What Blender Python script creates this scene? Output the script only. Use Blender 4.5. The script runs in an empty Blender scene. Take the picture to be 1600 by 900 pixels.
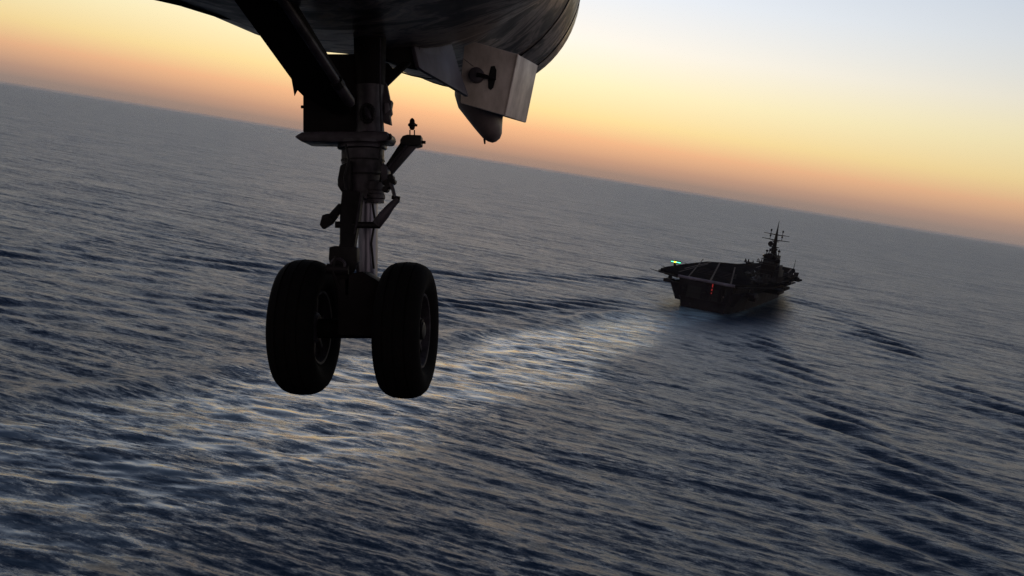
import bpy, bmesh, math, random
import numpy as np
from mathutils import Matrix, Vector, noise as mnoise
random.seed(7)
sc = bpy.context.scene
COL = sc.collection
rad = math.radians

# ------------------------------------------------------------------ camera
FPX = 1715.0                       # focal length for a 1600 px wide frame
CAM_H = 74.0
PITCH, ROLL = rad(6.36), rad(9.13)
Fv = Vector((0, math.cos(PITCH), -math.sin(PITCH)))
R0 = Vector((1, 0, 0)); U0 = Vector((0, math.sin(PITCH), math.cos(PITCH)))
Rv = R0 * math.cos(ROLL) + U0 * math.sin(ROLL)
Uv = -R0 * math.sin(ROLL) + U0 * math.cos(ROLL)
CPOS = Vector((0, 0, CAM_H))
cam = bpy.data.cameras.new('camera'); cam_o = bpy.data.objects.new('camera', cam)
COL.objects.link(cam_o); sc.camera = cam_o
cam.sensor_width = 36; cam.lens = 36 * FPX / 1600
cam.clip_start = 0.05; cam.clip_end = 200000
cam_o.matrix_world = Matrix(((Rv.x, Uv.x, -Fv.x, CPOS.x), (Rv.y, Uv.y, -Fv.y, CPOS.y), (Rv.z, Uv.z, -Fv.z, CPOS.z), (0, 0, 0, 1)))

# ------------------------------------------------------------------ sky (dusk, just after the sun has gone) and sun
SUN_AZ = rad(-5)                    # measured clockwise from +Y
SUN_EL = rad(1.5)
world = bpy.data.worlds.new('World'); sc.world = world; world.use_nodes = True
wt = world.node_tree; wn = wt.nodes; wl = wt.links
bgn = wn['Background']


def N(tree, t, **kw):
    n = tree.nodes.new(t)
    for k, v in kw.items():
        if k == 'inp':
            for i, x in v.items(): n.inputs[i].default_value = x
        else: setattr(n, k, v)
    return n


def ramp(tree, stops, interp='EASE'):
    r = tree.nodes.new('ShaderNodeValToRGB'); cr = r.color_ramp; cr.interpolation = interp
    while len(cr.elements) < len(stops): cr.elements.new(0.5)
    for e, (p, c) in zip(cr.elements, stops):
        e.position = p; e.color = (*c, 1) if len(c) == 3 else c
    return r


tc = N(wt, 'ShaderNodeTexCoord')
sep = N(wt, 'ShaderNodeSeparateXYZ'); wl.new(tc.outputs['Generated'], sep.inputs[0])
asn = N(wt, 'ShaderNodeMath', operation='ARCSINE'); wl.new(sep.outputs[2], asn.inputs[0])
e01 = N(wt, 'ShaderNodeMath', operation='DIVIDE', use_clamp=True); wl.new(asn.outputs[0], e01.inputs[0]); e01.inputs[1].default_value = math.pi / 2
sq = N(wt, 'ShaderNodeMath', operation='SQRT'); wl.new(e01.outputs[0], sq.inputs[0])


def el(d): return math.sqrt(d / 90.0)


sunward = ramp(wt, [(0.0, (.27, .21, .185)), (el(0.35), (.30, .225, .19)), (el(0.9), (.50, .30, .21)), (el(1.9), (.85, .47, .26)), (el(3.0), (.96, .74, .35)), (el(4.7), (1.0, .89, .56)),
                    (el(6.8), (.99, .94, .84)), (el(9.5), (.83, .88, .95)), (el(13), (.66, .74, .87)), (el(18), (.37, .44, .57)), (el(27), (.14, .18, .28)),
                    (el(42), (.045, .062, .12)), (1.0, (.02, .03, .065))], 'LINEAR')
side = ramp(wt, [(0.0, (.25, .21, .20)), (el(.9), (.33, .245, .21)), (el(1.9), (.56, .35, .225)), (el(3.3), (.69, .52, .27)), (el(5.5), (.70, .61, .36)), (el(8), (.57, .57, .52)), (el(12), (.46, .52, .60)),
                 (el(18), (.29, .35, .46)), (el(27), (.125, .16, .26)), (el(42), (.045, .062, .12)), (1.0, (.02, .03, .065))], 'LINEAR')
away = ramp(wt, [(0.0, (.34, .31, .32)), (el(4), (.48, .40, .40)), (el(9), (.58, .45, .42)), (el(18), (.46, .39, .41)),
                 (el(40), (.08, .10, .15)), (1.0, (.02, .03, .065))], 'LINEAR')
for r in (sunward, side, away): wl.new(sq.outputs[0], r.inputs[0])
dotn = N(wt, 'ShaderNodeVectorMath', operation='DOT_PRODUCT'); dotn.inputs[1].default_value = (math.sin(SUN_AZ), math.cos(SUN_AZ), 0)
hz = N(wt, 'ShaderNodeCombineXYZ'); wl.new(sep.outputs[0], hz.inputs[0]); wl.new(sep.outputs[1], hz.inputs[1])
nrm = N(wt, 'ShaderNodeVectorMath', operation='NORMALIZE'); wl.new(hz.outputs[0], nrm.inputs[0]); wl.new(nrm.outputs[0], dotn.inputs[0])
ang = N(wt, 'ShaderNodeMath', operation='ARCCOSINE'); wl.new(dotn.outputs['Value'], ang.inputs[0])


def azmix(a0, a1, ca, cb):
    m_ = N(wt, 'ShaderNodeMapRange', interpolation_type='SMOOTHSTEP'); m_.inputs[1].default_value = rad(a0); m_.inputs[2].default_value = rad(a1); wl.new(ang.outputs[0], m_.inputs[0])
    q = N(wt, 'ShaderNodeMix', data_type='RGBA'); wl.new(m_.outputs[0], q.inputs[0]); wl.new(ca, q.inputs[6]); wl.new(cb, q.inputs[7]); return q


mx1 = azmix(2, 52, sunward.outputs[0], side.outputs[0])
mx = azmix(45, 150, mx1.outputs[2], away.outputs[0])
sky = N(wt, 'ShaderNodeTexSky', sky_type='NISHITA', sun_disc=False, sun_elevation=SUN_EL, sun_rotation=SUN_AZ, altitude=70, air_density=1, dust_density=1.5, ozone_density=2)
nsc = N(wt, 'ShaderNodeVectorMath', operation='SCALE'); wl.new(sky.outputs[0], nsc.inputs[0]); nsc.inputs['Scale'].default_value = 0.006
add = N(wt, 'ShaderNodeVectorMath', operation='ADD'); wl.new(mx.outputs[2], add.inputs[0]); wl.new(nsc.outputs[0], add.inputs[1])
wl.new(add.outputs[0], bgn.inputs[0]); bgn.inputs[1].default_value = 1.0

sun = bpy.data.lights.new('sun', 'SUN'); sun.energy = 0.02; sun.angle = rad(20); sun.color = (1, .62, .34)
sun_o = bpy.data.objects.new('sun', sun); COL.objects.link(sun_o)
sd = Vector((math.sin(SUN_AZ) * math.cos(SUN_EL), math.cos(SUN_AZ) * math.cos(SUN_EL), math.sin(SUN_EL)))
sun_o.rotation_euler = sd.to_track_quat('Z', 'Y').to_euler(); sun_o.location = (0, 0, 300)

vs = sc.view_settings
vs.view_transform = 'Standard'; vs.look = 'None'; vs.exposure = 0; vs.gamma = 1; vs.use_curve_mapping = False
sc.cycles.use_denoising = True; sc.cycles.denoising_prefilter = 'NONE'
sc.cycles.max_bounces = 6; sc.cycles.diffuse_bounces = 3; sc.cycles.glossy_bounces = 3; sc.cycles.volume_bounces = 1
sc.cycles.caustics_reflective = False; sc.cycles.caustics_refractive = False


# ------------------------------------------------------------------ materials
def mat(name, col, rough=.5, metal=0., var=.0, scale=4., stretch=(1, 1, 1), col2=None, bump=0., emit=None, spec=.5):
    m = bpy.data.materials.new(name); m.use_nodes = True
    t = m.node_tree; b = t.nodes['Principled BSDF']
    b.inputs['Base Color'].default_value = (*col, 1); b.inputs['Roughness'].default_value = rough
    b.inputs['Metallic'].default_value = metal; b.inputs['Specular IOR Level'].default_value = spec
    if emit:
        b.inputs['Emission Color'].default_value = (*emit[0], 1); b.inputs['Emission Strength'].default_value = emit[1]
    if col2 or var or bump:
        c = N(t, 'ShaderNodeTexCoord'); mp = N(t, 'ShaderNodeMapping'); mp.inputs['Scale'].default_value = stretch
        nz = N(t, 'ShaderNodeTexNoise'); nz.inputs['Scale'].default_value = scale; nz.inputs['Detail'].default_value = 6; nz.inputs['Roughness'].default_value = .65
        t.links.new(c.outputs['Object'], mp.inputs[0]); t.links.new(mp.outputs[0], nz.inputs['Vector'])
        if col2:
            r = ramp(t, [(.36, col), (.64, col2)], 'LINEAR'); t.links.new(nz.outputs[0], r.inputs[0]); t.links.new(r.outputs[0], b.inputs['Base Color'])
        if var:
            mr = N(t, 'ShaderNodeMapRange'); mr.inputs[1].default_value = .3; mr.inputs[2].default_value = .7
            mr.inputs[3].default_value = max(0.03, rough - var); mr.inputs[4].default_value = min(1, rough + var)
            t.links.new(nz.outputs[0], mr.inputs[0]); t.links.new(mr.outputs[0], b.inputs['Roughness'])
        if bump:
            bp = N(t, 'ShaderNodeBump'); bp.inputs['Strength'].default_value = bump; bp.inputs['Distance'].default_value = .01
            t.links.new(nz.outputs[0], bp.inputs['Height']); t.links.new(bp.outputs[0], b.inputs['Normal'])
    return m


M = {}
M['rubber'] = mat('rubber', (.004, .004, .004), .9, var=.08, scale=30, col2=(.007, .006, .006), bump=.15, spec=.06)
M['rim'] = mat('rim_paint', (.036, .031, .038), .6, var=.1, scale=25, col2=(.016, .014, .016), spec=.12)
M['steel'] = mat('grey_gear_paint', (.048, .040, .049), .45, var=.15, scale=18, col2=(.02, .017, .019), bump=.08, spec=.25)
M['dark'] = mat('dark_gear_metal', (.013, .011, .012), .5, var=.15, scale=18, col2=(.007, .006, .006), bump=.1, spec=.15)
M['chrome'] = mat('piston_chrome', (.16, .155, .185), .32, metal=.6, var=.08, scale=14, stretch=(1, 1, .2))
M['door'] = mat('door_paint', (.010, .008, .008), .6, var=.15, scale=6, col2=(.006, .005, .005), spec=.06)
M['panel'] = mat('panel_paint', (.10, .085, .10), .5, var=.12, scale=5, stretch=(1, 1, .4), col2=(.065, .055, .062))
M['pod'] = mat('pod_paint', (.20, .16, .15), .4, var=.12, scale=6, col2=(.11, .085, .08))
M['box'] = mat('box_paint', (.80, .70, .61), .5, var=.15, scale=9, stretch=(1, 1, .5), col2=(.50, .42, .35), bump=.1)
M['slot'] = mat('slot_black', (.008, .008, .008), .8)


def fuselage_mat():
    m = bpy.data.materials.new('fuselage_paint'); m.use_nodes = True
    t = m.node_tree; L = t.links; b = t.nodes['Principled BSDF']
    c = N(t, 'ShaderNodeTexCoord'); mp = N(t, 'ShaderNodeMapping'); mp.inputs['Scale'].default_value = (1.5, 2.7, 1.5); mp.inputs['Rotation'].default_value = (.35, .1, .3)
    L.new(c.outputs['Object'], mp.inputs[0])
    n1 = N(t, 'ShaderNodeTexNoise'); n1.inputs['Scale'].default_value = 2.6; n1.inputs['Detail'].default_value = 7; n1.inputs['Roughness'].default_value = .62; n1.inputs['Distortion'].default_value = 1.1
    L.new(mp.outputs[0], n1.inputs['Vector'])
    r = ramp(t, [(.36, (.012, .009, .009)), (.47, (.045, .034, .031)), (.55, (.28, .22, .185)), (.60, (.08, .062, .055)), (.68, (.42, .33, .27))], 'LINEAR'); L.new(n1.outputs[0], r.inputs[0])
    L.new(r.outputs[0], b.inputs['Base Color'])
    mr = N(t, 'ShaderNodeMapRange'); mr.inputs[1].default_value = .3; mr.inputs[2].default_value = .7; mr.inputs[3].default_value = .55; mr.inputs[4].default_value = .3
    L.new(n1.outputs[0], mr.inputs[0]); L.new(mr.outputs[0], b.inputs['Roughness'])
    n2 = N(t, 'ShaderNodeTexNoise'); n2.inputs['Scale'].default_value = 3.; L.new(c.outputs['Object'], n2.inputs['Vector'])
    bp = N(t, 'ShaderNodeBump'); bp.inputs['Strength'].default_value = .25; bp.inputs['Distance'].default_value = .05
    L.new(n2.outputs[0], bp.inputs['Height']); L.new(bp.outputs[0], b.inputs['Normal'])
    return m


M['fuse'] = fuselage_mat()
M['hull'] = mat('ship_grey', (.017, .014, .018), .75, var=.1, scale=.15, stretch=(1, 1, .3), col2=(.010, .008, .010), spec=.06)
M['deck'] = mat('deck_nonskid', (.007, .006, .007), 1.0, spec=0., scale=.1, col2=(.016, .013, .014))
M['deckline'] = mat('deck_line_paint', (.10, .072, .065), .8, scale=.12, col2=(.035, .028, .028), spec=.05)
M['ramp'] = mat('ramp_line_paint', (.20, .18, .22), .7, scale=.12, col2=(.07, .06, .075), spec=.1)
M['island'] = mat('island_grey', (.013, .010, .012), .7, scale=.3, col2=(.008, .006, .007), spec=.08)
M['open'] = mat('opening_dark', (.008, .008, .009), .9)
M['glass'] = mat('bridge_glass', (.02, .022, .025), .1)
M['jet'] = mat('jet_grey', (.022, .018, .019), .7, scale=.6, col2=(.012, .01, .011), spec=.1)
M['lred'] = mat('lamp_red', (.1, .01, .01), .5, emit=((1, .04, .03), .25))
M['lgreen'] = mat('lamp_green', (.05, .1, .07), .5, emit=((.12, 1, .5), 2.6))
M['lamber'] = mat('lamp_amber', (.1, .08, .02), .5, emit=((1, .8, .05), 2.2))
M['lorange'] = mat('lamp_orange', (.1, .04, .02), .5, emit=((1, .3, .12), .5))


# ------------------------------------------------------------------ mesh helpers
class MB:
    """collects vertices and faces; build() links them as one mesh object"""

    def __init__(s): s.v = []; s.f = []

    def ring_loft(s, rings, close=True, cap0=True, cap1=True):
        b = len(s.v); n = len(rings[0])
        for r in rings: s.v += [Vector(p) for p in r]
        for i in range(len(rings) - 1):
            for j in range(n if close else n - 1):
                k = (j + 1) % n
                s.f.append((b + i * n + j, b + i * n + k, b + (i + 1) * n + k, b + (i + 1) * n + j))
        if cap0: s.f.append(tuple(b + j for j in range(n))[::-1])
        if cap1: s.f.append(tuple(b + (len(rings) - 1) * n + j for j in range(n)))
        return s

    def tube(s, pts, rr, n=12):
        pts = [Vector(p) for p in pts]
        if not hasattr(rr, '__len__'): rr = [rr] * len(pts)
        rings = []; a = None
        for i, p in enumerate(pts):
            d = (pts[min(i + 1, len(pts) - 1)] - pts[max(i - 1, 0)]).normalized()
            if a is None: a = d.orthogonal().normalized()
            a = (a - d * a.dot(d)).normalized(); c = d.cross(a)
            rings.append([p + (a * math.cos(2 * math.pi * k / n) + c * math.sin(2 * math.pi * k / n)) * rr[i] for k in range(n)])
        return s.ring_loft(rings)

    def lathe(s, o, ax, prof, n=24):
        """prof: (along, radius) pairs round axis ax through o"""
        o = Vector(o); ax = Vector(ax).normalized(); a = ax.orthogonal().normalized(); c = ax.cross(a)
        rings = [[o + ax * t + (a * math.cos(2 * math.pi * k / n) + c * math.sin(2 * math.pi * k / n)) * max(r, 1e-4) for k in range(n)] for t, r in prof]
        return s.ring_loft(rings)

    def prism(s, poly, d):
        d = Vector(d); return s.ring_loft([[Vector(p) for p in poly], [Vector(p) + d for p in poly]])

    def box(s, c, X, Y, Z, hx, hy, hz):
        c = Vector(c); X = Vector(X); Y = Vector(Y); Z = Vector(Z)
        q = [c + X * (a * hx) + Y * (b * hy) - Z * hz for a, b in ((-1, -1), (1, -1), (1, 1), (-1, 1))]
        return s.prism(q, Z * (2 * hz))

    def bx(s, x0, x1, y0, y1, z0, z1):
        return s.box(((x0 + x1) / 2, (y0 + y1) / 2, (z0 + z1) / 2), (1, 0, 0), (0, 1, 0), (0, 0, 1), (x1 - x0) / 2, (y1 - y0) / 2, (z1 - z0) / 2)

    def build(s, name, m, parent=None, xf=None, smooth=False, bevel=0., kind=None, sharp=35):
        me = bpy.data.meshes.new(name)
        V = [xf @ p for p in s.v] if xf else s.v
        me.from_pydata([tuple(p) for p in V], [], s.f)
        bm = bmesh.new(); bm.from_mesh(me)
        bmesh.ops.recalc_face_normals(bm, faces=bm.faces)
        if bevel:
            ed = [e for e in bm.edges if len(e.link_faces) == 2 and e.calc_face_angle(0) > rad(30)]
            bmesh.ops.bevel(bm, geom=ed, offset=bevel, segments=2, profile=.6, affect='EDGES', clamp_overlap=True)
        bm.to_mesh(me); bm.free()
        if smooth or bevel:
            me.polygons.foreach_set('use_smooth', [True] * len(me.polygons))
            me.set_sharp_from_angle(angle=rad(sharp))
        me.materials.append(m if not isinstance(m, str) else M[m])
        o = bpy.data.objects.new(name, me); COL.objects.link(o); o.parent = parent
        if kind: o['kind'] = kind
        return o


def empty(name, mw, label, cat, group=None):
    o = bpy.data.objects.new(name, None); COL.objects.link(o); o.matrix_world = mw; o.empty_display_size = .3
    o['label'] = label; o['category'] = cat
    if group: o['group'] = group
    return o


# ------------------------------------------------------------------ the sea
SHIP = Vector((124, 712, 0)); HEAD = rad(20.5)
hx, hy = math.sin(HEAD), math.cos(HEAD)


def build_sea():
    rng = np.random.default_rng(11)
    th = np.concatenate([np.radians(np.arange(34, 24, -.12)), np.radians(np.arange(24, 8, -.05)), np.radians(np.arange(8, 3.2, -.028)), np.radians(np.arange(3.2, .6, -.05))])
    r = CAM_H / np.tan(th)
    r = np.concatenate([np.linspace(0.5, r[0] * .93, 12), r, np.geomspace(r[-1] * 1.03, 60000, 55)])
    az = np.concatenate([np.radians(np.arange(-33, 33.01, .056)), np.radians(np.arange(34.5, 326.5, 1.5))])
    nr, na = len(r), len(az)
    dr = np.gradient(r)
    RR, AZ = np.meshgrid(r.astype(np.float32), az.astype(np.float32), indexing='ij')
    DR = np.repeat(dr.astype(np.float32)[:, None], na, 1)
    daz = np.where(np.abs(az) < rad(33.1), rad(.056), rad(1.5)).astype(np.float32)
    DL = RR * daz[None, :]
    X = RR * np.sin(AZ); Y = RR * np.cos(AZ)
    sA, cA = np.sin(AZ), np.cos(AZ)
    # ship coordinates: a = metres ahead of the stern, b = metres to starboard (the wake bends a little)
    rx, ry = X - SHIP.x, Y - SHIP.y
    wa = HEAD + rad(1.6)
    a_ = rx * math.sin(wa) + ry * math.cos(wa); b_ = rx * math.cos(wa) - ry * math.sin(wa)
    sft = np.clip(-a_, 0, None)
    half = 14 + sft * .058
    band = np.exp(-(b_ / half) ** 4) * np.clip((8 - a_) / 30, 0, 1)
    eta = np.zeros_like(X)
    # wind sea: crests mostly square to the wind, which the ship steams into
    NW = 130
    lam = np.exp(rng.uniform(np.log(1.1), np.log(34), NW))
    dirs = HEAD + math.pi + rng.normal(0, 1, NW) * rad(15) * np.where(lam < 2.5, 1.7, 1.0) + rad(-3)
    ph = rng.uniform(0, 2 * np.pi, NW)
    slope = .0205 * np.where(lam < 6, 1.0, (6 / lam) ** .45)
    amp = slope * lam / (2 * np.pi)
    calm = 1 - .74 * band
    # gusts: broad, slow changes of the sea's roughness
    gust = np.ones_like(X)
    for i in range(7):
        L = rng.uniform(90, 420); d = rng.uniform(0, 6.28)
        gust += .10 * np.sin((X * math.sin(d) + Y * math.cos(d)) * 2 * np.pi / L + rng.uniform(0, 6.28)).astype(np.float32)
    gust = np.clip(gust, .45, 1.6)
    for i in range(NW):
        k = 2 * np.pi / lam[i]; kx, ky = k * math.sin(dirs[i]), k * math.cos(dirs[i])
        kr = np.abs(kx * sA + ky * cA); kl = np.abs(kx * cA - ky * sA)
        q = np.maximum(kr * DR, kl * DL)              # phase step between neighbouring vertices
        att = np.clip((2.0 - q) / 1.0, 0, 1)
        if not att.any(): continue
        p = kx * X + ky * Y + ph[i]
        w = np.sin(p) + .22 * np.sin(2 * p + 1.57) * np.clip((1.0 - q) / .5, 0, 1)
        eta += (amp[i] * att * w * calm * gust).astype(np.float32)
    # churned water in the wake: stretched boils
    for i in range(26):
        L = math.exp(rng.uniform(math.log(3.5), math.log(20))); d = HEAD + rng.normal(0, rad(30)) + rad(-24)
        k = 2 * np.pi / L; kx, ky = k * math.sin(d), k * math.cos(d)
        kr = np.abs(kx * sA + ky * cA); kl = np.abs(kx * cA - ky * sA)
        att = np.clip((2.0 - np.maximum(kr * DR, kl * DL)) / 1.0, 0, 1)
        eta += (.021 * L / (2 * np.pi) * att * band * np.sin(kx * X + ky * Y + rng.uniform(0, 6.28))).astype(np.float32)
    # Kelvin wake: ridges that run out from bow and stern, broken into short crests
    a2 = rx * hx + ry * hy; b2 = rx * hy - ry * hx

    def broken(seed):
        g = np.zeros_like(X)
        q = np.random.default_rng(seed)
        for _ in range(6):
            L_ = q.uniform(35, 150); d_ = q.uniform(0, 6.28)
            g += np.sin((X * math.sin(d_) + Y * math.cos(d_)) * 2 * np.pi / L_ + q.uniform(0, 6.28)).astype(np.float32)
        return np.clip(.85 + .2 * g, .15, 1.5)
    Yl = np.abs(b2)
    for a0, A, lamc, s0, wd in ((326, 1.0, 25, .335, 16), (22, .7, 18, .32, 16)):
        Xs = np.clip(a0 - a2, 1, None)
        fade = np.clip((Xs - 50) / 60, 0, 1) * (260 / (Xs + 200)) ** .35 * (a2 < a0)
        p = 2 * np.pi / lamc * (-Xs * math.cos(rad(35.3)) + Yl * math.sin(rad(35.3))) + .6 * np.sin(a2 * .017) + .5 * np.sin(b2 * .023)
        sd_ = np.where(b2 < 0, broken(a0), broken(a0 + 1))
        u = Yl - (10 + s0 * Xs)
        env = np.exp(-(u / (wd + .035 * Xs)) ** 2) + .8 * np.exp(-((u - 8) / 9) ** 2)
        eta += (A * fade * env * sd_ * (np.sin(p) + .3 * np.sin(2 * p + 1.57))).astype(np.float32)
    # the shoulder of the wake on its port edge
    u = (b_ + half * 1.12 + 2 * np.sin(sft * .05))
    eta += (1.5 * np.exp(-(u / (5 + sft * .006)) ** 2) * np.clip((sft - 10) / 60, 0, 1) * broken(99) * np.exp(-sft / 600)).astype(np.float32)
    # foam: prop wash, broken along the edges, and the bow wave along the hull
    wob = .28 * np.sin(sft * .043) + .2 * np.sin(sft * .019 + 2)
    foam = np.exp(-((b_ / half) - wob * .35) ** 4 * 1.2) * np.clip((6 - a_) / 25, 0, 1) * np.exp(-sft / 1500)
    hullfoam = np.exp(-((np.abs(b2) - 21.8) / 2.2) ** 2) * ((a2 > -4) & (a2 < 300)) * .6
    slick = 1.25 * foam * (.22 + .78 * np.clip((sft - 20) / 300, 0, 1)) * np.clip(sft / 40, 0, 1)
    foam = np.maximum(foam * (1.5 * np.exp(-sft / 130) + .4 * np.exp(-sft / 700)), hullfoam)
    Z = eta
    co = np.stack([X, Y, Z], -1).reshape(-1, 3).astype(np.float32)
    i = np.arange(nr - 1)[:, None]; j = np.arange(na)[None, :]
    jn = (j + 1) % na
    quads = np.stack([i * na + j, i * na + jn, (i + 1) * na + jn, (i + 1) * na + j], -1).reshape(-1, 4)[:, ::-1]
    me = bpy.data.meshes.new('sea')
    nq = len(quads)
    me.vertices.add(len(co)); me.vertices.foreach_set('co', co.ravel())
    me.loops.add(nq * 4); me.loops.foreach_set('vertex_index', quads.ravel().astype(np.int32))
    me.polygons.add(nq); me.polygons.foreach_set('loop_start', np.arange(0, nq * 4, 4, dtype=np.int32))
    me.update(calc_edges=True); me.validate()
    me.polygons.foreach_set('use_smooth', np.ones(nq, bool))
    at = me.attributes.new('foam', 'FLOAT', 'POINT'); at.data.foreach_set('value', foam.ravel().astype(np.float32))
    at = me.attributes.new('slick', 'FLOAT', 'POINT'); at.data.foreach_set('value', slick.ravel().astype(np.float32))
    o = bpy.data.objects.new('sea', me); COL.objects.link(o); o['kind'] = 'structure'
    o['label'] = 'dark rippled open sea with the pale ship wake'; 
    m = bpy.data.materials.new('sea_water'); m.use_nodes = True
    t = m.node_tree; L = t.links; b = t.nodes['Principled BSDF']
    geo = N(t, 'ShaderNodeNewGeometry')

    def noise(scale, stretch, det=2., rough=.55, turn=-3):
        mp = N(t, 'ShaderNodeMapping'); mp.inputs['Scale'].default_value = stretch
        vr = N(t, 'ShaderNodeVectorRotate', rotation_type='Z_AXIS'); vr.inputs['Angle'].default_value = HEAD + rad(turn); L.new(geo.outputs['Position'], vr.inputs['Vector'])
        L.new(vr.outputs[0], mp.inputs[0])
        n = N(t, 'ShaderNodeTexNoise'); n.inputs['Scale'].default_value = scale; n.inputs['Detail'].default_value = det; n.inputs['Roughness'].default_value = rough
        L.new(mp.outputs[0], n.inputs['Vector']); return n
    acc = None
    for scl, st, amp_ in ((.012, (.3, 1, 1), .14), (.05, (.25, 1, 1), .40), (.25, (.25, 1, 1), .60), (.9, (.35, 1, 1), .80), (3.2, (.6, 1, 1), .5)):
        n = noise(scl, st)
        s = N(t, 'ShaderNodeVectorMath', operation='SUBTRACT'); L.new(n.outputs['Color'], s.inputs[0]); s.inputs[1].default_value = (.5, .5, .5)
        ml = N(t, 'ShaderNodeVectorMath', operation='MULTIPLY'); L.new(s.outputs[0], ml.inputs[0]); ml.inputs[1].default_value = (amp_, amp_, 0)
        if acc is None: acc = ml
        else:
            ad = N(t, 'ShaderNodeVectorMath', operation='ADD'); L.new(acc.outputs[0], ad.inputs[0]); L.new(ml.outputs[0], ad.inputs[1]); acc = ad
    # aerated water and foam where the screws have churned it
    fa = N(t, 'ShaderNodeAttribute', attribute_name='foam')
    n1 = noise(.10, (.16, 1, 1), 5., .62, -26); n2 = noise(.45, (.20, 1, 1), 4., .6, -26)
    r1 = N(t, 'ShaderNodeMapRange', interpolation_type='SMOOTHSTEP'); r1.inputs[1].default_value = .40; r1.inputs[2].default_value = .66; L.new(n1.outputs[0], r1.inputs[0])
    r2 = N(t, 'ShaderNodeMapRange', interpolation_type='SMOOTHSTEP'); r2.inputs[1].default_value = .38; r2.inputs[2].default_value = .68; L.new(n2.outputs[0], r2.inputs[0])
    mm = N(t, 'ShaderNodeMath', operation='MULTIPLY_ADD'); L.new(r1.outputs[0], mm.inputs[0]); mm.inputs[1].default_value = .65; L.new(r2.outputs[0], mm.inputs[2])
    mf = N(t, 'ShaderNodeMath', operation='MULTIPLY', use_clamp=True); L.new(mm.outputs[0], mf.inputs[0]); L.new(fa.outputs['Fac'], mf.inputs[1])
    sa = N(t, 'ShaderNodeAttribute', attribute_name='slick')
    n3 = noise(.055, (.35, 1, 1), 5., .65, -10)                       # ragged edges
    e1 = N(t, 'ShaderNodeMath', operation='MULTIPLY_ADD'); L.new(n3.outputs[0], e1.inputs[0]); e1.inputs[1].default_value = 1.0; e1.inputs[2].default_value = -.5
    e2 = N(t, 'ShaderNodeMath', operation='ADD'); L.new(e1.outputs[0], e2.inputs[0]); L.new(sa.outputs['Fac'], e2.inputs[1])
    e3 = N(t, 'ShaderNodeMapRange', interpolation_type='SMOOTHSTEP'); e3.inputs[1].default_value = .12; e3.inputs[2].default_value = 1.05; L.new(e2.outputs[0], e3.inputs[0])
    slick = N(t, 'ShaderNodeMath', operation='MULTIPLY', use_clamp=True); L.new(mm.outputs[0], slick.inputs[0]); L.new(e3.outputs[0], slick.inputs[1])
    sm = N(t, 'ShaderNodeMath', operation='MULTIPLY_ADD'); L.new(slick.outputs[0], sm.inputs[0]); sm.inputs[1].default_value = -.95; sm.inputs[2].default_value = 1
    sc_ = N(t, 'ShaderNodeVectorMath', operation='SCALE'); L.new(acc.outputs[0], sc_.inputs[0]); L.new(sm.outputs[0], sc_.inputs['Scale'])
    ad = N(t, 'ShaderNodeVectorMath', operation='ADD'); L.new(geo.outputs['Normal'], ad.inputs[0]); L.new(sc_.outputs[0], ad.inputs[1])
    nm = N(t, 'ShaderNodeVectorMath', operation='NORMALIZE'); L.new(ad.outputs[0], nm.inputs[0])
    L.new(nm.outputs[0], b.inputs['Normal'])
    rr = N(t, 'ShaderNodeMapRange'); rr.inputs[3].default_value = .385; rr.inputs[4].default_value = .07; L.new(slick.outputs[0], rr.inputs[0])
    # cat's paws: small gusts roughen the surface unevenly
    last = rr
    for scl, st, am in ((.06, (.3, 1, 1), .30), (.5, (.3, 1, 1), .55), (2.2, (.45, 1, 1), .55)):
        nn = noise(scl, st, 3., .6)
        f1 = N(t, 'ShaderNodeMath', operation='MULTIPLY_ADD'); L.new(nn.outputs[0], f1.inputs[0]); f1.inputs[1].default_value = am * 2; f1.inputs[2].default_value = 1 - am
        f2 = N(t, 'ShaderNodeMath', operation='MULTIPLY', use_clamp=True); L.new(last.outputs[0], f2.inputs[0]); L.new(f1.outputs[0], f2.inputs[1]); last = f2
    L.new(last.outputs[0], b.inputs['Roughness'])
    mf2 = N(t, 'ShaderNodeMath', operation='MULTIPLY', use_clamp=True); L.new(mf.outputs[0], mf2.inputs[0]); mf2.inputs[1].default_value = .6
    mc = N(t, 'ShaderNodeMix', data_type='RGBA'); L.new(mf2.outputs[0], mc.inputs[0])
    mc.inputs[6].default_value = (.008, .024, .048, 1); mc.inputs[7].default_value = (.40, .60, .66, 1)
    L.new(mc.outputs[2], b.inputs['Base Color'])
    b.inputs['IOR'].default_value = 1.333
    me.materials.append(m)
    return o


build_sea()

# ------------------------------------------------------------------ the aircraft carrier
SM = Matrix.Translation(SHIP) @ Matrix.Rotation(-HEAD, 4, 'Z')
ship = empty('aircraft_carrier', SM, 'dark grey aircraft carrier under way with island and mast to starboard', 'ship')
DZ = 20.0


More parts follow.
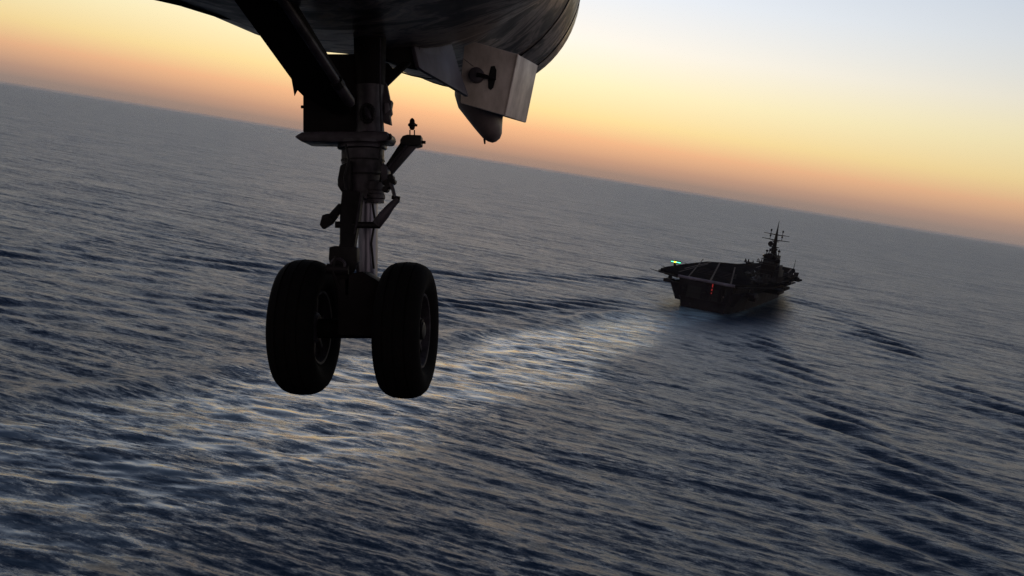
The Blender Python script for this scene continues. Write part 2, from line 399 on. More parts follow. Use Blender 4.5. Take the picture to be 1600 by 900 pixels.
def hull():
    mb = MB(); rings = []
    for y, w0, w1, w2 in ((3, 13, 17, 18.5), (10, 16, 19, 20), (40, 19, 20.4, 21), (110, 20.4, 20.8, 21.2), (220, 20, 20.6, 21.2), (262, 14.5, 17.5, 20.5), (295, 8, 12.5, 18), (320, 2.6, 6.5, 14), (334, .5, 2.0, 9.5)):
        yy = [y, y, y + (2 if y > 300 else 0), y + (4 if y > 300 else 0)]
        rings.append([(-w2, yy[3], 18.6), (-w1, yy[2], 9), (-w0, y, 0), (-w0 * .8, y, -4), (w0 * .8, y, -4), (w0, y, 0), (w1, yy[2], 9), (w2, yy[3], 18.6)])
    mb.ring_loft(rings)
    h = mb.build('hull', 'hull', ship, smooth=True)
    t = MB()                                         # stern plating left open where the fantail looks out
    for x0, x1, z0, z1 in ((-17.6, 17.6, 14.6, 18.5), (-16.6, -12, 7, 14.6), (-2.5, 4, 7, 14.6), (9, 16.6, 7, 14.6), (-14.6, 14.6, -1, 7)):
        t.bx(x0, x1, 1.4, 2.95, z0, z1)
    t.build('transom', 'hull', ship)
    for x0, x1 in ((-12, -2.5), (4, 9)):
        MB().bx(x0 + .02, x1 - .02, 2.7, 2.97, 7.02, 14.58).build('fantail_dark_panel', 'open', ship)  # dark back panels: the shade inside the openings put into their colour
    MB().bx(-15.5, 15.5, .2, 1.38, 6.2, 7.0).build('fantail_walkway', 'hull', ship)


hull()
DECK = [(-19, 0), (19, 0), (21, 8), (25, 34), (35, 62), (36, 150), (36, 205), (31, 222), (24, 250), (21, 300), (17, 330), (10, 337), (-10, 337), (-15, 330), (-19, 290), (-23, 246), (-30, 232),
        (-40, 205), (-41, 120), (-40, 60), (-38, 30), (-36, 21), (-27, 15), (-22, 6)]
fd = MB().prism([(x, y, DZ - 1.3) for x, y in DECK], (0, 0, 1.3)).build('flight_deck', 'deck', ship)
MB().tube([(-18.8, -.3, DZ - .75), (18.8, -.3, DZ - .75)], .95, 10).build('ramp_rounddown', 'ramp', ship, smooth=True)


def strip(x0, y0, x1, y1, w, z=DZ + .03, m='deckline', name='deck_line'):
    d = Vector((x1 - x0, y1 - y0, 0)).normalized(); n = Vector((-d.y, d.x, 0)) * w / 2
    a, b = Vector((x0, y0, z)), Vector((x1, y1, z))
    MB().prism([a - n, a + n, b + n, b - n], (0, 0, .03)).build(name, m, fd)


strip(-18.6, 1.3, 18.6, 1.3, 2.4, m='ramp', name='ramp_line')
ta = math.tan(rad(9.1))
for x, y1, w in ((-12.5, 228, .9), (2.2, 225, 1.1), (15.5, 190, 1.0)):
    strip(x, 3, x - ta * (y1 - 3), y1, w)
strip(-30, 70, -36.5, 200, 1.3); strip(-24.5, 26, -33, 170, .8)
strip(20, 60, 7, 215, .8); strip(28, 165, 15, 320, 1.2); strip(-5, 240, -9, 325, 1.0)
for y in (55, 70, 85, 100):
    MB().tube([(-16 - ta * y + 6, y, DZ + .12), (12 - ta * y + 6, y + 4.2, DZ + .12)], .09, 5).build('arresting_wire', 'steel', fd)


def sponson(poly_top, poly_bot, z0, z1, name='sponson'):
    MB().ring_loft([[(x, y, z0) for x, y in poly_bot], [(x, y, z1) for x, y in poly_top]]).build(name, 'hull', ship)


zt = DZ - 1.32
sponson([(-39.6, 30), (-20.5, 16), (-20.5, 215), (-39, 205)], [(-26, 60), (-20, 40), (-20, 200), (-26, 195)], 12.5, zt)
sponson([(20.5, 40), (34.6, 66), (35, 205), (20.5, 228)], [(20, 60), (25, 74), (26, 200), (20, 210)], 12.0, zt)
sponson([(-24.5, 4), (-17.5, 3.2), (-17.5, 30), (-24.5, 27)], [(-20, 8), (-15, 6), (-16, 28), (-20, 25)], 3.5, 14.8)
sponson([(-37.5, 22), (-27, 16), (-27, 32), (-37.5, 34)], [(-33, 24), (-27.5, 20), (-27.5, 31), (-33, 32)], 16.8, zt - .02, 'gallery')
sponson([(17.5, 3.2), (23.5, 5), (24, 34), (17.5, 36)], [(15.5, 7), (19, 8), (19.5, 31), (16.5, 33)], 5.0, 14.0)
sponson([(22, 60), (38.5, 72), (38.5, 92), (22, 94)], [(21, 66), (33, 74), (33, 90), (21, 91)], 13.5, 16.8, 'gallery')
for y0, y1 in ((96, 118), (172, 194), (210, 230)):
    MB().bx(36.05 - (8 if y0 > 200 else 0), 39.4 - (8 if y0 > 200 else 0), y0, y1, DZ - 1.25, DZ - .05).build('deck_edge_elevator', 'deck', ship, bevel=.15)
for y0 in (46, 128, 200):
    MB().bx(20.9, 21.5, y0, y0 + 14, 9.2, 15.2).build('hangar_door', 'open', ship)
for x0, x1, y0, y1, z0, z1 in ((-30, -24.6, 8, 20, 13.2, 15.4), (-27.5, -20.6, 30, 44, 8.5, 12.4), (-34, -26.1, 70, 96, 13.4, 15.6), (24.05, 30, 16, 32, 12.4, 15), (26.1, 34, 108, 136, 10.6, 13), (26.1, 33, 150, 176, 11.4, 13.6), (22.1, 27, 44, 58, 8, 11.4)):
    MB().bx(x0, x1, y0, y1, z0, z1).build('platform', 'hull', ship, bevel=.4)
for x, y, z in ((-27, 14, 15.45), (-30, 84, 15.65), (27, 22, 15.05), (30, 120, 13.05)):
    g = MB(); g.lathe((x, y, z), (0, 0, 1), [(0, 1.3), (1.2, 1.3), (2.6, .9), (3.0, .2)], 10); g.tube([(x, y, z + 1.6), (x, y - 2.6, z + 2.4)], [.3, .18], 6); g.build('gun_mount', 'hull', ship, smooth=True)
for x, y, l in ((-38, 24, 6), (-42, 70, 5), (-42.4, 150, 5), (24.5, 20, 5), (37, 80, 6)):
    MB().tube([(x, y, DZ - 2), (x + math.copysign(l, x), y - 1, DZ - 1.2)], [.3, .1], 6).build('antenna_boom', 'island', ship)
for z in (4.6, 9.8, 12.4):
    MB().bx(-14.4 - z * .12, 14.4 + z * .12, 1.2, 1.38, z, z + .35).build('stern_rail', 'hull', ship)
for k, x in enumerate((-15.2, -13.4, -1.2, 1.2, 10.6, 13.2, 15)):
    MB().bx(x - .35, x + .35, .9, 1.38, 7.1, 14 + (k % 3)).build('stern_stanchion', 'hull', ship)
for x, z in ((-8.5, 2.6), (7, 3.0), (12.6, 11), (-.2, 11.5)):
    MB().lathe((x, 1.38, z), (0, -1, 0), [(0, .7), (.3, .7), (.5, .3)], 10).build('stern_fitting', 'deckline' if x > 10 else 'open', ship)
# catwalks hung along both deck edges
for pts in ([(-41.6, 62), (-42.2, 120), (-41.2, 203)], [(36.7, 120), (36.7, 170)], [(-20, 3), (-23, 8), (-28, 16), (-36.6, 22), (-38.8, 30), (-40.6, 58)], [(19.8, 3), (22, 10), (26, 35), (35, 60)]):
    mb = MB()
    for (xa, ya), (xb, yb) in zip(pts, pts[1:]):
        d = Vector((xb - xa, yb - ya, 0)); L = d.length; d.normalize(); n = Vector((-d.y, d.x, 0))
        mb.box(((xa + xb) / 2, (ya + yb) / 2, DZ - 2.0), d, n, (0, 0, 1), L / 2 + .3, .7, .35)
    mb.build('catwalk', 'hull', ship)


def island():
    cx, y0 = 22.6, 104
    base = MB(); base.bx(cx - 4.4, cx + 4.8, y0, y0 + 36, DZ + .01, DZ + 7)
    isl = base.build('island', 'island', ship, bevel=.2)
    MB().bx(cx - 4.9, cx + 5.6, y0 + 1, y0 + 33, DZ + 7.01, DZ + 11).build('island_level', 'island', isl, bevel=.2)
    MB().bx(cx - 4.4, cx + 4.6, y0 + 4, y0 + 31, DZ + 11.01, DZ + 15).build('island_level', 'island', isl, bevel=.2)
    MB().bx(cx - 5.6, cx + 4.2, y0 + 12, y0 + 31, DZ + 15.01, DZ + 18.2).build('bridge', 'island', isl, bevel=.2)
    MB().bx(cx - 6.2, cx - 5.65, y0 + 10, y0 + 28, DZ + 16.2, DZ + 17.5).build('bridge_window', 'glass', isl)
    for k in range(4): MB().bx(cx - 3.6 + 2.1 * k, cx - 2.2 + 2.1 * k, y0 + 3.7, y0 + 3.98, DZ + 12.4, DZ + 13.8).build('window', 'glass', isl)
    for z, w in ((7.0, 6.6), (11.0, 6.0), (15.0, 5.6)):
        mb = MB(); mb.bx(cx - w, cx + w + .8, y0 - 1.6, y0 + (.95 if z < 8 else 3.9 if z < 12 else 11.9), DZ + z + .02, DZ + z + .3)
        for q in range(9): mb.bx(cx - w + q * (2 * w + .5) / 8, cx - w + .12 + q * (2 * w + .5) / 8, y0 - 1.6, y0 - 1.5, DZ + z + .3, DZ + z + 1.3)
        mb.bx(cx - w, cx + w + .8, y0 - 1.62, y0 - 1.5, DZ + z + 1.3, DZ + z + 1.4)
        mb.build('balcony', 'island', isl)
    MB().bx(cx + 4.85, cx + 8.4, y0 + 3, y0 + 30, DZ + .01, DZ + 8.2).build('island_wing', 'island', isl, bevel=.2)
    MB().bx(cx + 5.65, cx + 7.6, y0 + 6, y0 + 26, DZ + 8.25, DZ + 11.6).build('island_wing', 'island', isl, bevel=.2)
    MB().bx(cx - 3.4, cx + 3.6, y0 - 6.5, y0 - .05, DZ + .01, DZ + 4.4).build('island_wing', 'island', isl, bevel=.2)
    MB().bx(cx - 2.2, cx + 1.2, y0 + 4.2, y0 + 11.5, DZ + 15.02, DZ + 19.5).build('island_level', 'island', isl, bevel=.2)
    # stack, mast platform and tapered mast
    MB().prism([(cx + 1.3, y0 + 6, DZ + 15.01), (cx + 4.3, y0 + 6, DZ + 15.01), (cx + 4.3, y0 + 11.9, DZ + 15.01), (cx + 1.3, y0 + 11.9, DZ + 15.01)], (0.4, -1, 3.2)).build('funnel', 'island', isl, bevel=.15)
    my = y0 + 18
    mst = MB(); mst.tube([(cx, my, DZ + 18), (cx, my, DZ + 24), (cx, my, DZ + 33), (cx, my, DZ + 38), (cx, my, DZ + 44)], [2.0, 1.6, .95, .45, .12], 8)
    for s in (-1, 1): mst.tube([(cx + s * 3.2, my - 3, DZ + 18.1), (cx, my, DZ + 28)], [.35, .25], 6)
    mst.build('mast', 'island', isl, smooth=True)
    for z, hw in ((33.4, 9.4), (29.4, 10.2)):
        y = MB(); y.tube([(cx - hw, my, DZ + z + .4), (cx, my, DZ + z), (cx + hw, my, DZ + z + .4)], [.16, .42, .16], 6)
        y.build('yardarm', 'island', isl)
        for s in (-1, 1):
            o = MB(); o.tube([(cx + s * 4.3, my, DZ + z + .2), (cx + s * 4.3, my, DZ + z + 2.3)], .22, 6)
            o.lathe((cx + s * 4.3, my, DZ + z + 2.2), (0, 0, 1), [(0, .3), (.2, .62), (1.3, .62), (1.7, .2)], 8); o.build('antenna', 'island', isl)
    for z, w in ((24, 3.2), (28.2, 2.4)): MB().bx(cx - w, cx + w, my - w, my + w, DZ + z, DZ + z + .5).build('mast_platform', 'island', isl)
    r = MB()                                          # dish radar on the aft platform, seen from its back
    r.lathe((cx - 2.6, my - 2.4, DZ + 26.2), (-.3, -1, .1), [(0, .5), (.25, 1.3), (.7, 2.0), (.6, 2.02), (.3, 1.2), (.06, .1)], 14); r.tube([(cx - 2.4, my - 2, DZ + 24.4), (cx - 2.5, my - 2.2, DZ + 26.2)], .4, 6); r.build('radar_dish', 'island', isl)
    r = MB(); r.bx(cx - 4.6, cx + .6, y0 + 27.6, y0 + 28.2, DZ + 20.2, DZ + 22.2); r.tube([(cx - 2, y0 + 28, DZ + 18.1), (cx - 2, y0 + 28, DZ + 20.3)], .5, 6); r.build('search_radar', 'island', isl)
    for x, y, z, h in ((cx - 4, y0 + 13, 18.2, 3.2), (cx + 3.6, y0 + 5, 15, 6.5), (cx + 4.4, y0 + 15, 18.2, 5), (cx + 6, y0 + 2, 11.2, 6), (cx + 6.2, y0 + 10, 7.2, 5), (cx + 2.2, y0 + 14, 18.2, 6.5)):
        a = MB(); a.tube([(x, y, DZ + z), (x, y, DZ + z + h * .6), (x + .1, y, DZ + z + h)], [.4, .3, .12], 6)
        a.lathe((x, y, DZ + z + h * .55), (0, 0, 1), [(0, .2), (.4, 1.0), (1.3, 1.0), (1.7, .2)], 8); a.build('antenna', 'island', isl)
    MB().lathe((cx + .4, y0 + 11.85, DZ + 17.0), (0, -1, 0), [(0, .55), (.4, .5), (.55, .1)], 8).build('island_lamp', 'lorange', isl)
    MB().lathe((cx + 5.5, y0 + 8, DZ + 13.2), (0, 0, 1), [(0, .6), (.5, 1.7), (1.6, 2.0), (2.7, 1.6), (3.4, .4)], 12).build('radome', 'island', isl, smooth=True)


island()
w = MB(); w.tube([(38.2, 128, DZ - 1.4), (38.5, 128, DZ + 8), (38.9, 128, DZ + 17.5)], [.45, .3, .12], 6); w.build('whip_antenna', 'island', ship)
w = MB(); w.tube([(36.8, 150, DZ - 1.4), (39.5, 150, DZ - .6)], [.4, .12], 6); w.build('whip_antenna', 'island', ship)
# landing aids: the lens on the port edge, drop lights down the stern
lz = MB(); lz.bx(-43.4, -42.4, 92, 96, DZ - 2, DZ + 1.0); lens = lz.build('landing_lens', 'hull', ship)
hv = Vector((.93, -.37, 0))
for x0, x1, m_ in ((-45.4, -43.4, 'lgreen'), (-43.4, -41.6, 'lamber'), (-41.6, -38.4, 'lgreen')):
    if m_ == 'lamber': MB().bx(x0 + .02, x1 - .02, 91.3, 91.95, DZ + 1.4, DZ + 2.4).build('landing_lamp', m_, lens)
    else: MB().bx(x0, x1, 91.3, 91.95, DZ + 1.6, DZ + 2.2).build('landing_lamp', m_, lens)
MB().bx(-45.6, -38.2, 91.97, 92.6, DZ + .98, DZ + 3.0).build('lamp_frame', 'hull', lens)
dl = MB(); dl.bx(4.5, 5.1, -.75, -.35, 6.5, 18.2); drop = dl.build('drop_light_bar', 'hull', ship)
for z, h in ((17.2, 2.2), (14.4, 1.3), (12.2, .7)):
    MB().bx(4.5, 5.1, -1.0, -.77, z - h / 2, z + h / 2).build('drop_lamp', 'lred', drop)


def jet_meshes():
    f = MB(); f.lathe((0, -7, 1.9), (0, 1, 0), [(0, .7), (2, 1.0), (7, 1.1), (11, .85), (14, .3), (15, .03)], 10)
    wg = MB(); wg.prism([(-4.2, -3.2, 2.0), (4.2, -3.2, 2.0), (4.2, -1.2, 2.0), (1.0, 3, 2.0), (-1.0, 3, 2.0), (-4.2, -1.2, 2.0)], (0, 0, .22))
    for s in (-1, 1): wg.prism([(s * 4.2, -3.2, 2.1), (s * 4.2, -1.2, 2.1), (s * 3.6, -1.6, 4.6), (s * 3.6, -3.0, 4.6)], (s * .15, 0, 0))
    tl = MB()
    for s in (-1, 1): tl.prism([(s * .9, -7, 2.3), (s * .9, -3.8, 2.3), (s * 1.5, -5.6, 5.3), (s * 1.5, -7.2, 5.3)], (s * .15, 0, 0))
    tl.prism([(-3.2, -8.2, 2.0), (3.2, -8.2, 2.0), (3.2, -7, 2.0), (0.6, -5.2, 2.0), (-.6, -5.2, 2.0), (-3.2, -7, 2.0)], (0, 0, .15))
    gs = []
    for x, y in ((0, 5), (-1.3, -1.6), (1.3, -1.6)):
        gr = MB(); gr.lathe((x - .15, y, .42), (1, 0, 0), [(0, .42), (.3, .42)], 8); gr.tube([(x, y, .4), (x, y, 1.6)], .12, 5); gs.append(('wheel', gr, 'dark'))
    cp = MB(); cp.lathe((0, 1.4, 2.6), (0, 1, -.04), [(0, .1), (.8, .55), (2.4, .5), (3.6, .08)], 8)
    return [('fuselage', f, 'jet'), ('wing', wg, 'jet'), ('tail', tl, 'jet'), ('canopy', cp, 'glass')] + gs


JM = None
JETS = [(27, 44, 62, 'dark parked jet nearest the carrier stern, at the starboard deck edge'), (23, 62, 55, 'second dark parked jet from the carrier stern'), (31, 74, 68, 'third dark parked jet from the carrier stern, close to the starboard edge'),
        (21, 84, 48, 'dark parked jet inboard of the row behind the carrier island'), (30, 92, 74, 'dark parked jet tucked closest behind the carrier island'), (10, 112, 40, 'dark parked jet abreast of the carrier island, towards the landing strip'),
        (11, 136, 36, 'dark parked jet on deck beside the front half of the carrier island'), (27, 160, 60, 'dark parked jet just ahead of the carrier island'), (30, 184, 66, 'second dark parked jet ahead of the carrier island'),
        (-14, 262, -20, 'dark parked jet on the port side of the carrier bow'), (-10, 306, -12, 'farthest dark parked jet, at the tip of the carrier bow')]
for x, y, a, lab in JETS:
    w_ = SM @ Vector((x, y, DZ + .03))
    j = empty('parked_jet', Matrix.Translation(w_) @ Matrix.Rotation(-HEAD + rad(a), 4, 'Z'), lab, 'jet', 'jets parked on the carrier deck')
    if JM is None: JM = [mb.build(n, m_, j, smooth=True) for n, mb, m_ in jet_meshes()]
    else:
        for p in JM:
            c = p.copy(); COL.objects.link(c); c.parent = j
del j

# ------------------------------------------------------------------ the aircraft overhead (nose gear down)
CM = Matrix(((Rv.x, Fv.x, Uv.x, CPOS.x), (Rv.y, Fv.y, Uv.y, CPOS.y), (Rv.z, Fv.z, Uv.z, CPOS.z), (0, 0, 0, 1)))  # x right, y ahead, z up as the airframe banks
YAW = rad(6.0)
AX = AX0 = Vector((math.cos(YAW), -math.sin(YAW), 0)); AY = Vector((math.sin(YAW), math.cos(YAW), 0)); AZ = Vector((0, 0, 1))


def P(px, py, d): return Vector(((px - 800) / FPX * d, d, (450 - py) / FPX * d))


AXLE = P(556, 513.5, 4.04)
AF = Matrix(((AX.x, AY.x, AZ.x, AXLE.x), (AX.y, AY.y, AZ.y, AXLE.y), (AX.z, AY.z, AZ.z, AXLE.z - .2505), (0, 0, 0, 1)))
plane = empty('aircraft', CM @ AF, 'dark aircraft belly with twin wheel nose landing gear lowered in the foreground', 'aircraft')
XF = AF.inverted()


def PB(mb, name, m, parent=None, smooth=False, bevel=0., **k):
    return mb.build(name, m, parent or plane, XF, smooth, bevel, **k)


# fuselage: lofted along its own axis
rings = []
for d, px, py, rx, rz in ((-5.5, 0, 0, .5, .5), (-4, 0, 0, .9, .85), (-2, 0, 0, 1.3, 1.08), (0, 0, 0, 1.5, 1.1), (2, 0, 0, 1.52, 1.1), (3.3, 0, 0, 1.5, 1.10), (4.0, 555, -425, 1.45, 1.10), (4.5, 580, -300, 1.16, 1.01),
                          (5.0, 625, -200, .85, .845), (5.5, 675, -120, .75, .745), (6.0, 720, -60, .675, .67), (6.6, 752, -12, .597, .597), (7.0, 768, 8, .457, .457), (7.2, 775, 17, .34, .34), (7.35, 781, 24, .22, .22), (7.43, 785, 28, .09, .09), (7.45, 786, 29, .01, .01)):
    c = P(px, py, d) if px else Vector((.105 * d - .992, d, 2.04 + (.25 if d < -4.5 else .1 if d < -3 else 0)))
    rings.append([c + AX * (rx * math.cos(2 * math.pi * k / 72)) + AZ * (rz * math.sin(2 * math.pi * k / 72)) for k in range(72)])
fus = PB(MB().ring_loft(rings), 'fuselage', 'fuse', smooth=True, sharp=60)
for d_, px_, py_, r_ in ((5.75, 698, -89, .7135), (6.3, 736.5, -35, .6365), (4.25, 568, -358, 0)):
    if not r_: continue
    c = P(px_, py_, d_); ringm = MB(); pr_ = [c + AX * ((r_ + .001) * math.cos(2 * math.pi * k / 72)) + AZ * ((r_ + .001) * math.sin(2 * math.pi * k / 72)) for k in range(73)]
    ringm.tube(pr_, .004, 5); PB(ringm, 'panel_seam', 'slot', fus)
# strake along the port side of the belly
st = MB(); st.ring_loft([[P(205, -14, 4.0), P(205, -8, 4.0), P(205, -8, 4.12), P(205, -14, 4.12)], [P(280, -2, 4.05), P(280, 9, 4.05), P(280, 9, 4.17), P(280, -2, 4.17)], [P(345, 20, 4.1), P(345, 29, 4.1), P(345, 29, 4.2), P(345, 20, 4.2)], [P(362, 30, 4.14), P(362, 31, 4.14), P(362, 31, 4.2), P(362, 30, 4.2)]])
PB(st, 'belly_strake', 'door', fus)


def plate(poly, th, name, m, parent=None, bevel=.004):
    """flat outline (pixel x, pixel y, metres ahead) with real thickness along its own normal"""
    q = [P(*a) for a in poly]; n = Vector((0, 0, 0))
    for i in range(len(q)): n += (q[i] - q[0]).cross(q[(i + 1) % len(q)] - q[0])
    n.normalize()
    if n.y < 0: n = -n
    return PB(MB().prism(q, n * th), name, m, parent, bevel=bevel)


def dd(py): return 3.62 + (py / 165) * .44            # the port gear door leans aft as it rises


dpoly = [(350, -22), (365, 0), (410, 62), (455, 124), (460, 152), (465, 142), (474, 151), (520, 178), (548, 178), (540, 140), (505, 84), (450, -5), (440, -22)]
plate([(x, y, dd(y)) for x, y in dpoly], .03, 'gear_door', 'door')
# drag brace: tube with end fitting
db = MB(); a, b = P(430, -18, 3.56), P(549, 163, 4.02)
db.tube([a, a.lerp(b, .8)], [.0175, .0165], 14); db.tube([a.lerp(b, .8), a.lerp(b, .97), b], [.021, .021, .014], 14)
db_o = PB(db, 'drag_brace', 'steel', smooth=True)
c = a.lerp(b, .8); PB(MB().lathe(c - (b - a).normalized() * .012, b - a, [(0, .0235), (.024, .0235)], 14), 'clamp_band', 'dark', db_o)

SD = 4.18
up = MB()                                              # upper leg: cylinder with a fairing on its port side
up.lathe(P(578, 208, SD), AZ, [(0, .056), (.03, .053), (.14, .052), (.18, .056)], 24)
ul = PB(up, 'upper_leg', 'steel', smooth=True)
PB(MB().lathe(P(578, 134, SD), AZ, [(0, .0575), (.05, .06), (.2, .062)], 24), 'shaded_leg_top', 'door', smooth=True)  # top of the leg in near black: shade under the belly put into its colour
fa = [P(473, 207, SD - .02), P(473, 150, SD - .02), P(478, 120, SD - .02), P(482, 84, SD - .02), P(560, 84, SD - .02), P(560, 207, SD - .02)]
PB(MB().prism(fa, AY * .09), 'leg_fairing', 'door', bevel=.006)
fl = MB(); q = [(459, 213), (471, 206), (500, 205), (604, 205), (607, 213), (603, 221), (520, 222), (470, 221)]
PB(MB().prism([P(x, y, SD - .075) for x, y in q], AY * .15), 'leg_flange', 'steel', bevel=.008)
PB(MB().lathe(P(609, 213.5, SD - .05), AX, [(-.02, .012), (.004, .012), (.008, .006)], 10), 'flange_bolt', 'dark')
PB(MB().lathe(P(473, 167, SD), -AX, [(-.02, .006), (.006, .006)], 8), 'fairing_bolt', 'dark')
# uplock ring on the leg
ring = MB(); rc = P(574, 177, SD - .062)
for k in range(20):
    t0, t1 = 2 * math.pi * k / 20, 2 * math.pi * (k + 1) / 20
    ring.tube([rc + AX * .024 * math.cos(t0) + AZ * .031 * math.sin(t0), rc + AX * .024 * math.cos(t1) + AZ * .031 * math.sin(t1)], .008, 6)
PB(ring, 'uplock_ring', 'dark', ul, smooth=True)
PB(MB().tube([P(571, 168, SD - .07), P(574, 178, SD - .075), P(579, 186, SD - .07)], [.006, .011, .006], 8), 'uplock_hook', 'rim', ul, smooth=True)
PB(MB().tube([P(594, 60, SD - .055), P(594, 150, SD - .055), P(596, 205, SD - .06)], .003, 6), 'hydraulic_line', 'rim', ul)
# side stay and the bracket hung on the starboard side
plate([(585, 98, SD + .05), (606, 98, SD + .05), (614, 107, SD + .05), (628, 96, SD + .05), (642, 96, SD + .05), (603, 134, SD + .05), (590, 134, SD + .05)], .04, 'side_stay', 'door')
plate([(596, 118, SD), (604, 131, SD), (609, 156, SD), (613, 157, SD), (611, 168, SD), (612, 176, SD), (609, 180, SD), (611, 194, SD), (598, 190, SD), (594, 150, SD)], .05, 'light_bracket', 'steel')
plate([(600, 161, SD - .012), (607, 160, SD - .012), (609, 172, SD - .012), (601, 178, SD - .012)], .01, 'bracket_cover', 'panel')

col = MB(); col.lathe(P(566, 222, SD), -AZ, [(-.004, .097), (.008, .097), (.012, .090), (.018, .094), (.026, .094), (.03, .084)], 32)
PB(col, 'collar', 'steel', smooth=True, sharp=25)
oc = MB(); oc.lathe(P(567, 230, SD), -AZ, [(0, .081), (.06, .081), (.085, .077), (.13, .072), (.17, .07), (.20, .066)], 28)
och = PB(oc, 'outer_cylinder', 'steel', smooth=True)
gl = MB(); gl.lathe(P(585, 283, SD - .03), -AZ, [(0, .036), (.004, .041), (.035, .041), (.038, .038), (.048, .038), (.052, .041), (.066, .041), (.07, .037), (.083, .037)], 24)
PB(gl, 'gland_collar', 'steel', smooth=True, sharp=25)
PB(MB().prism([P(531, 258, SD - .1), P(527, 280, SD - .1), P(527, 290, SD - .1), P(533, 300, SD - .1), P(548, 300, SD - .1), P(548, 250, SD - .1)], AY * .05), 'torque_lug', 'dark', bevel=.006)
ps = MB(); ps.lathe(P(575, 300, SD), -AZ, [(0, .0365), (.52, .0365)], 28)
PB(ps, 'piston', 'chrome', smooth=True)
# torque links on the aft side: flat arms that meet at the apex
TQ = SD - .14
def link(pts, th, name, m):
    PB(MB().prism([P(*p) for p in pts], AY * th), name, m, bevel=.006)


link([(534, 296, TQ), (531, 330, TQ), (530, 380, TQ - .06), (526, 392, TQ - .07), (553, 392, TQ - .07), (556, 372, TQ - .05), (561, 340, TQ), (566, 300, TQ)], .035, 'upper_torque_link', 'dark')
link([(522, 384, TQ - .07), (514, 386, TQ - .07), (513, 404, TQ - .07), (516, 422, TQ - .06), (521, 440, TQ - .05), (530, 500, TQ), (541, 500, TQ), (540, 440, TQ - .05), (546, 432, TQ - .06), (558, 410, TQ - .07), (558, 388, TQ - .07), (550, 384, TQ - .07)], .04, 'lower_torque_link', 'dark')
PB(MB().tube([P(511, 420, TQ - .085), P(545, 421, TQ - .085)], .02, 12), 'apex_pin', 'dark', smooth=True)
rg = MB(); rc = P(528, 414, TQ - .095)
for k in range(16):
    t0, t1 = 2 * math.pi * k / 16, 2 * math.pi * (k + 1) / 16
    rg.tube([rc + AX * .026 * math.cos(t0) + AZ * .022 * math.sin(t0), rc + AX * .026 * math.cos(t1) + AZ * .022 * math.sin(t1)], .006, 6)
PB(rg, 'tie_ring', 'steel', smooth=True)
PB(MB().tube([P(565, 300, TQ - .02), P(557, 350, TQ - .03), P(548, 386, TQ - .05)], .0045, 8), 'hydraulic_line', 'rim', smooth=True)
PB(MB().tube([P(556, 398, TQ - .03), P(562, 440, TQ), P(568, 492, TQ + .05)], .007, 8), 'brace_rod', 'steel', smooth=True)
for pts in ([(596, 224, SD - .085), (592, 244, SD - .1), (598, 262, SD - .1), (594, 284, SD - .08)], [(540, 226, SD - .1), (545, 250, SD - .115), (538, 275, SD - .12), (541, 300, SD - .13)], [(582, 318, SD - .045), (586, 345, SD - .06), (580, 380, SD - .05), (584, 420, SD - .045)], [(524, 400, TQ - .1), (520, 425, TQ - .1), (528, 445, TQ - .09), (536, 470, TQ - .06)]):
    PB(MB().tube([P(*q) for q in pts], .0045, 8), 'hydraulic_hose', 'dark', smooth=True)
for y in (250, 272): PB(MB().lathe(P(567, y, SD), -AZ, [(0, .0835), (.006, .0835)], 28), 'hose_clamp', 'dark', och)
# launch bar crossing the leg, with its fork to port and arm to starboard
LB = SD - .16
PB(MB().tube([P(524, 351, LB), P(594, 352, LB)], .0125, 12), 'launch_bar', 'dark', smooth=True)
PB(MB().tube([P(533, 322, LB + .03), P(517, 342, LB)], [.014, .018], 10), 'launch_bar_arm', 'dark', smooth=True)
plate([(503, 336, LB - .01), (509, 334, LB - .01), (517, 333, LB - .01), (524, 336, LB - .01), (520, 348, LB - .01), (511, 354, LB - .01), (504, 358, LB - .01), (499, 351, LB - .01)], .04, 'launch_bar_fork', 'dark', bevel=.005)
PB(MB().tube([P(588, 351, LB), P(600, 336, LB), P(611, 322, LB), P(622, 311, LB)], [.019, .0185, .014, .011], 12), 'launch_bar_arm', 'steel', smooth=True)
PB(MB().tube([P(612, 308, LB), P(625, 310, LB)], .0075, 10), 'arm_pin', 'dark', smooth=True)
PB(MB().tube([P(610, 286, LB + .01), P(614, 296, LB), P(617, 309, LB)], [.009, .007, .007], 8), 'arm_rod', 'steel', smooth=True)
kn = MB()
for x, y, r in ((604, 284, .016), (611, 278, .013), (614, 284, .012), (603, 296, .012), (607, 291, .013)):
    kn.lathe(P(x, y, LB + .02) - AY * .02, AY, [(0, r * .6), (.006, r), (.035, r), (.04, r * .6)], 10)
PB(kn, 'clevis', 'dark', smooth=True)
PB(MB().prism([P(598, 254, LB), P(606, 266, LB), P(606, 282, LB), P(596, 284, LB), P(594, 262, LB)], AY * .05), 'clevis_lug', 'steel', bevel=.005)
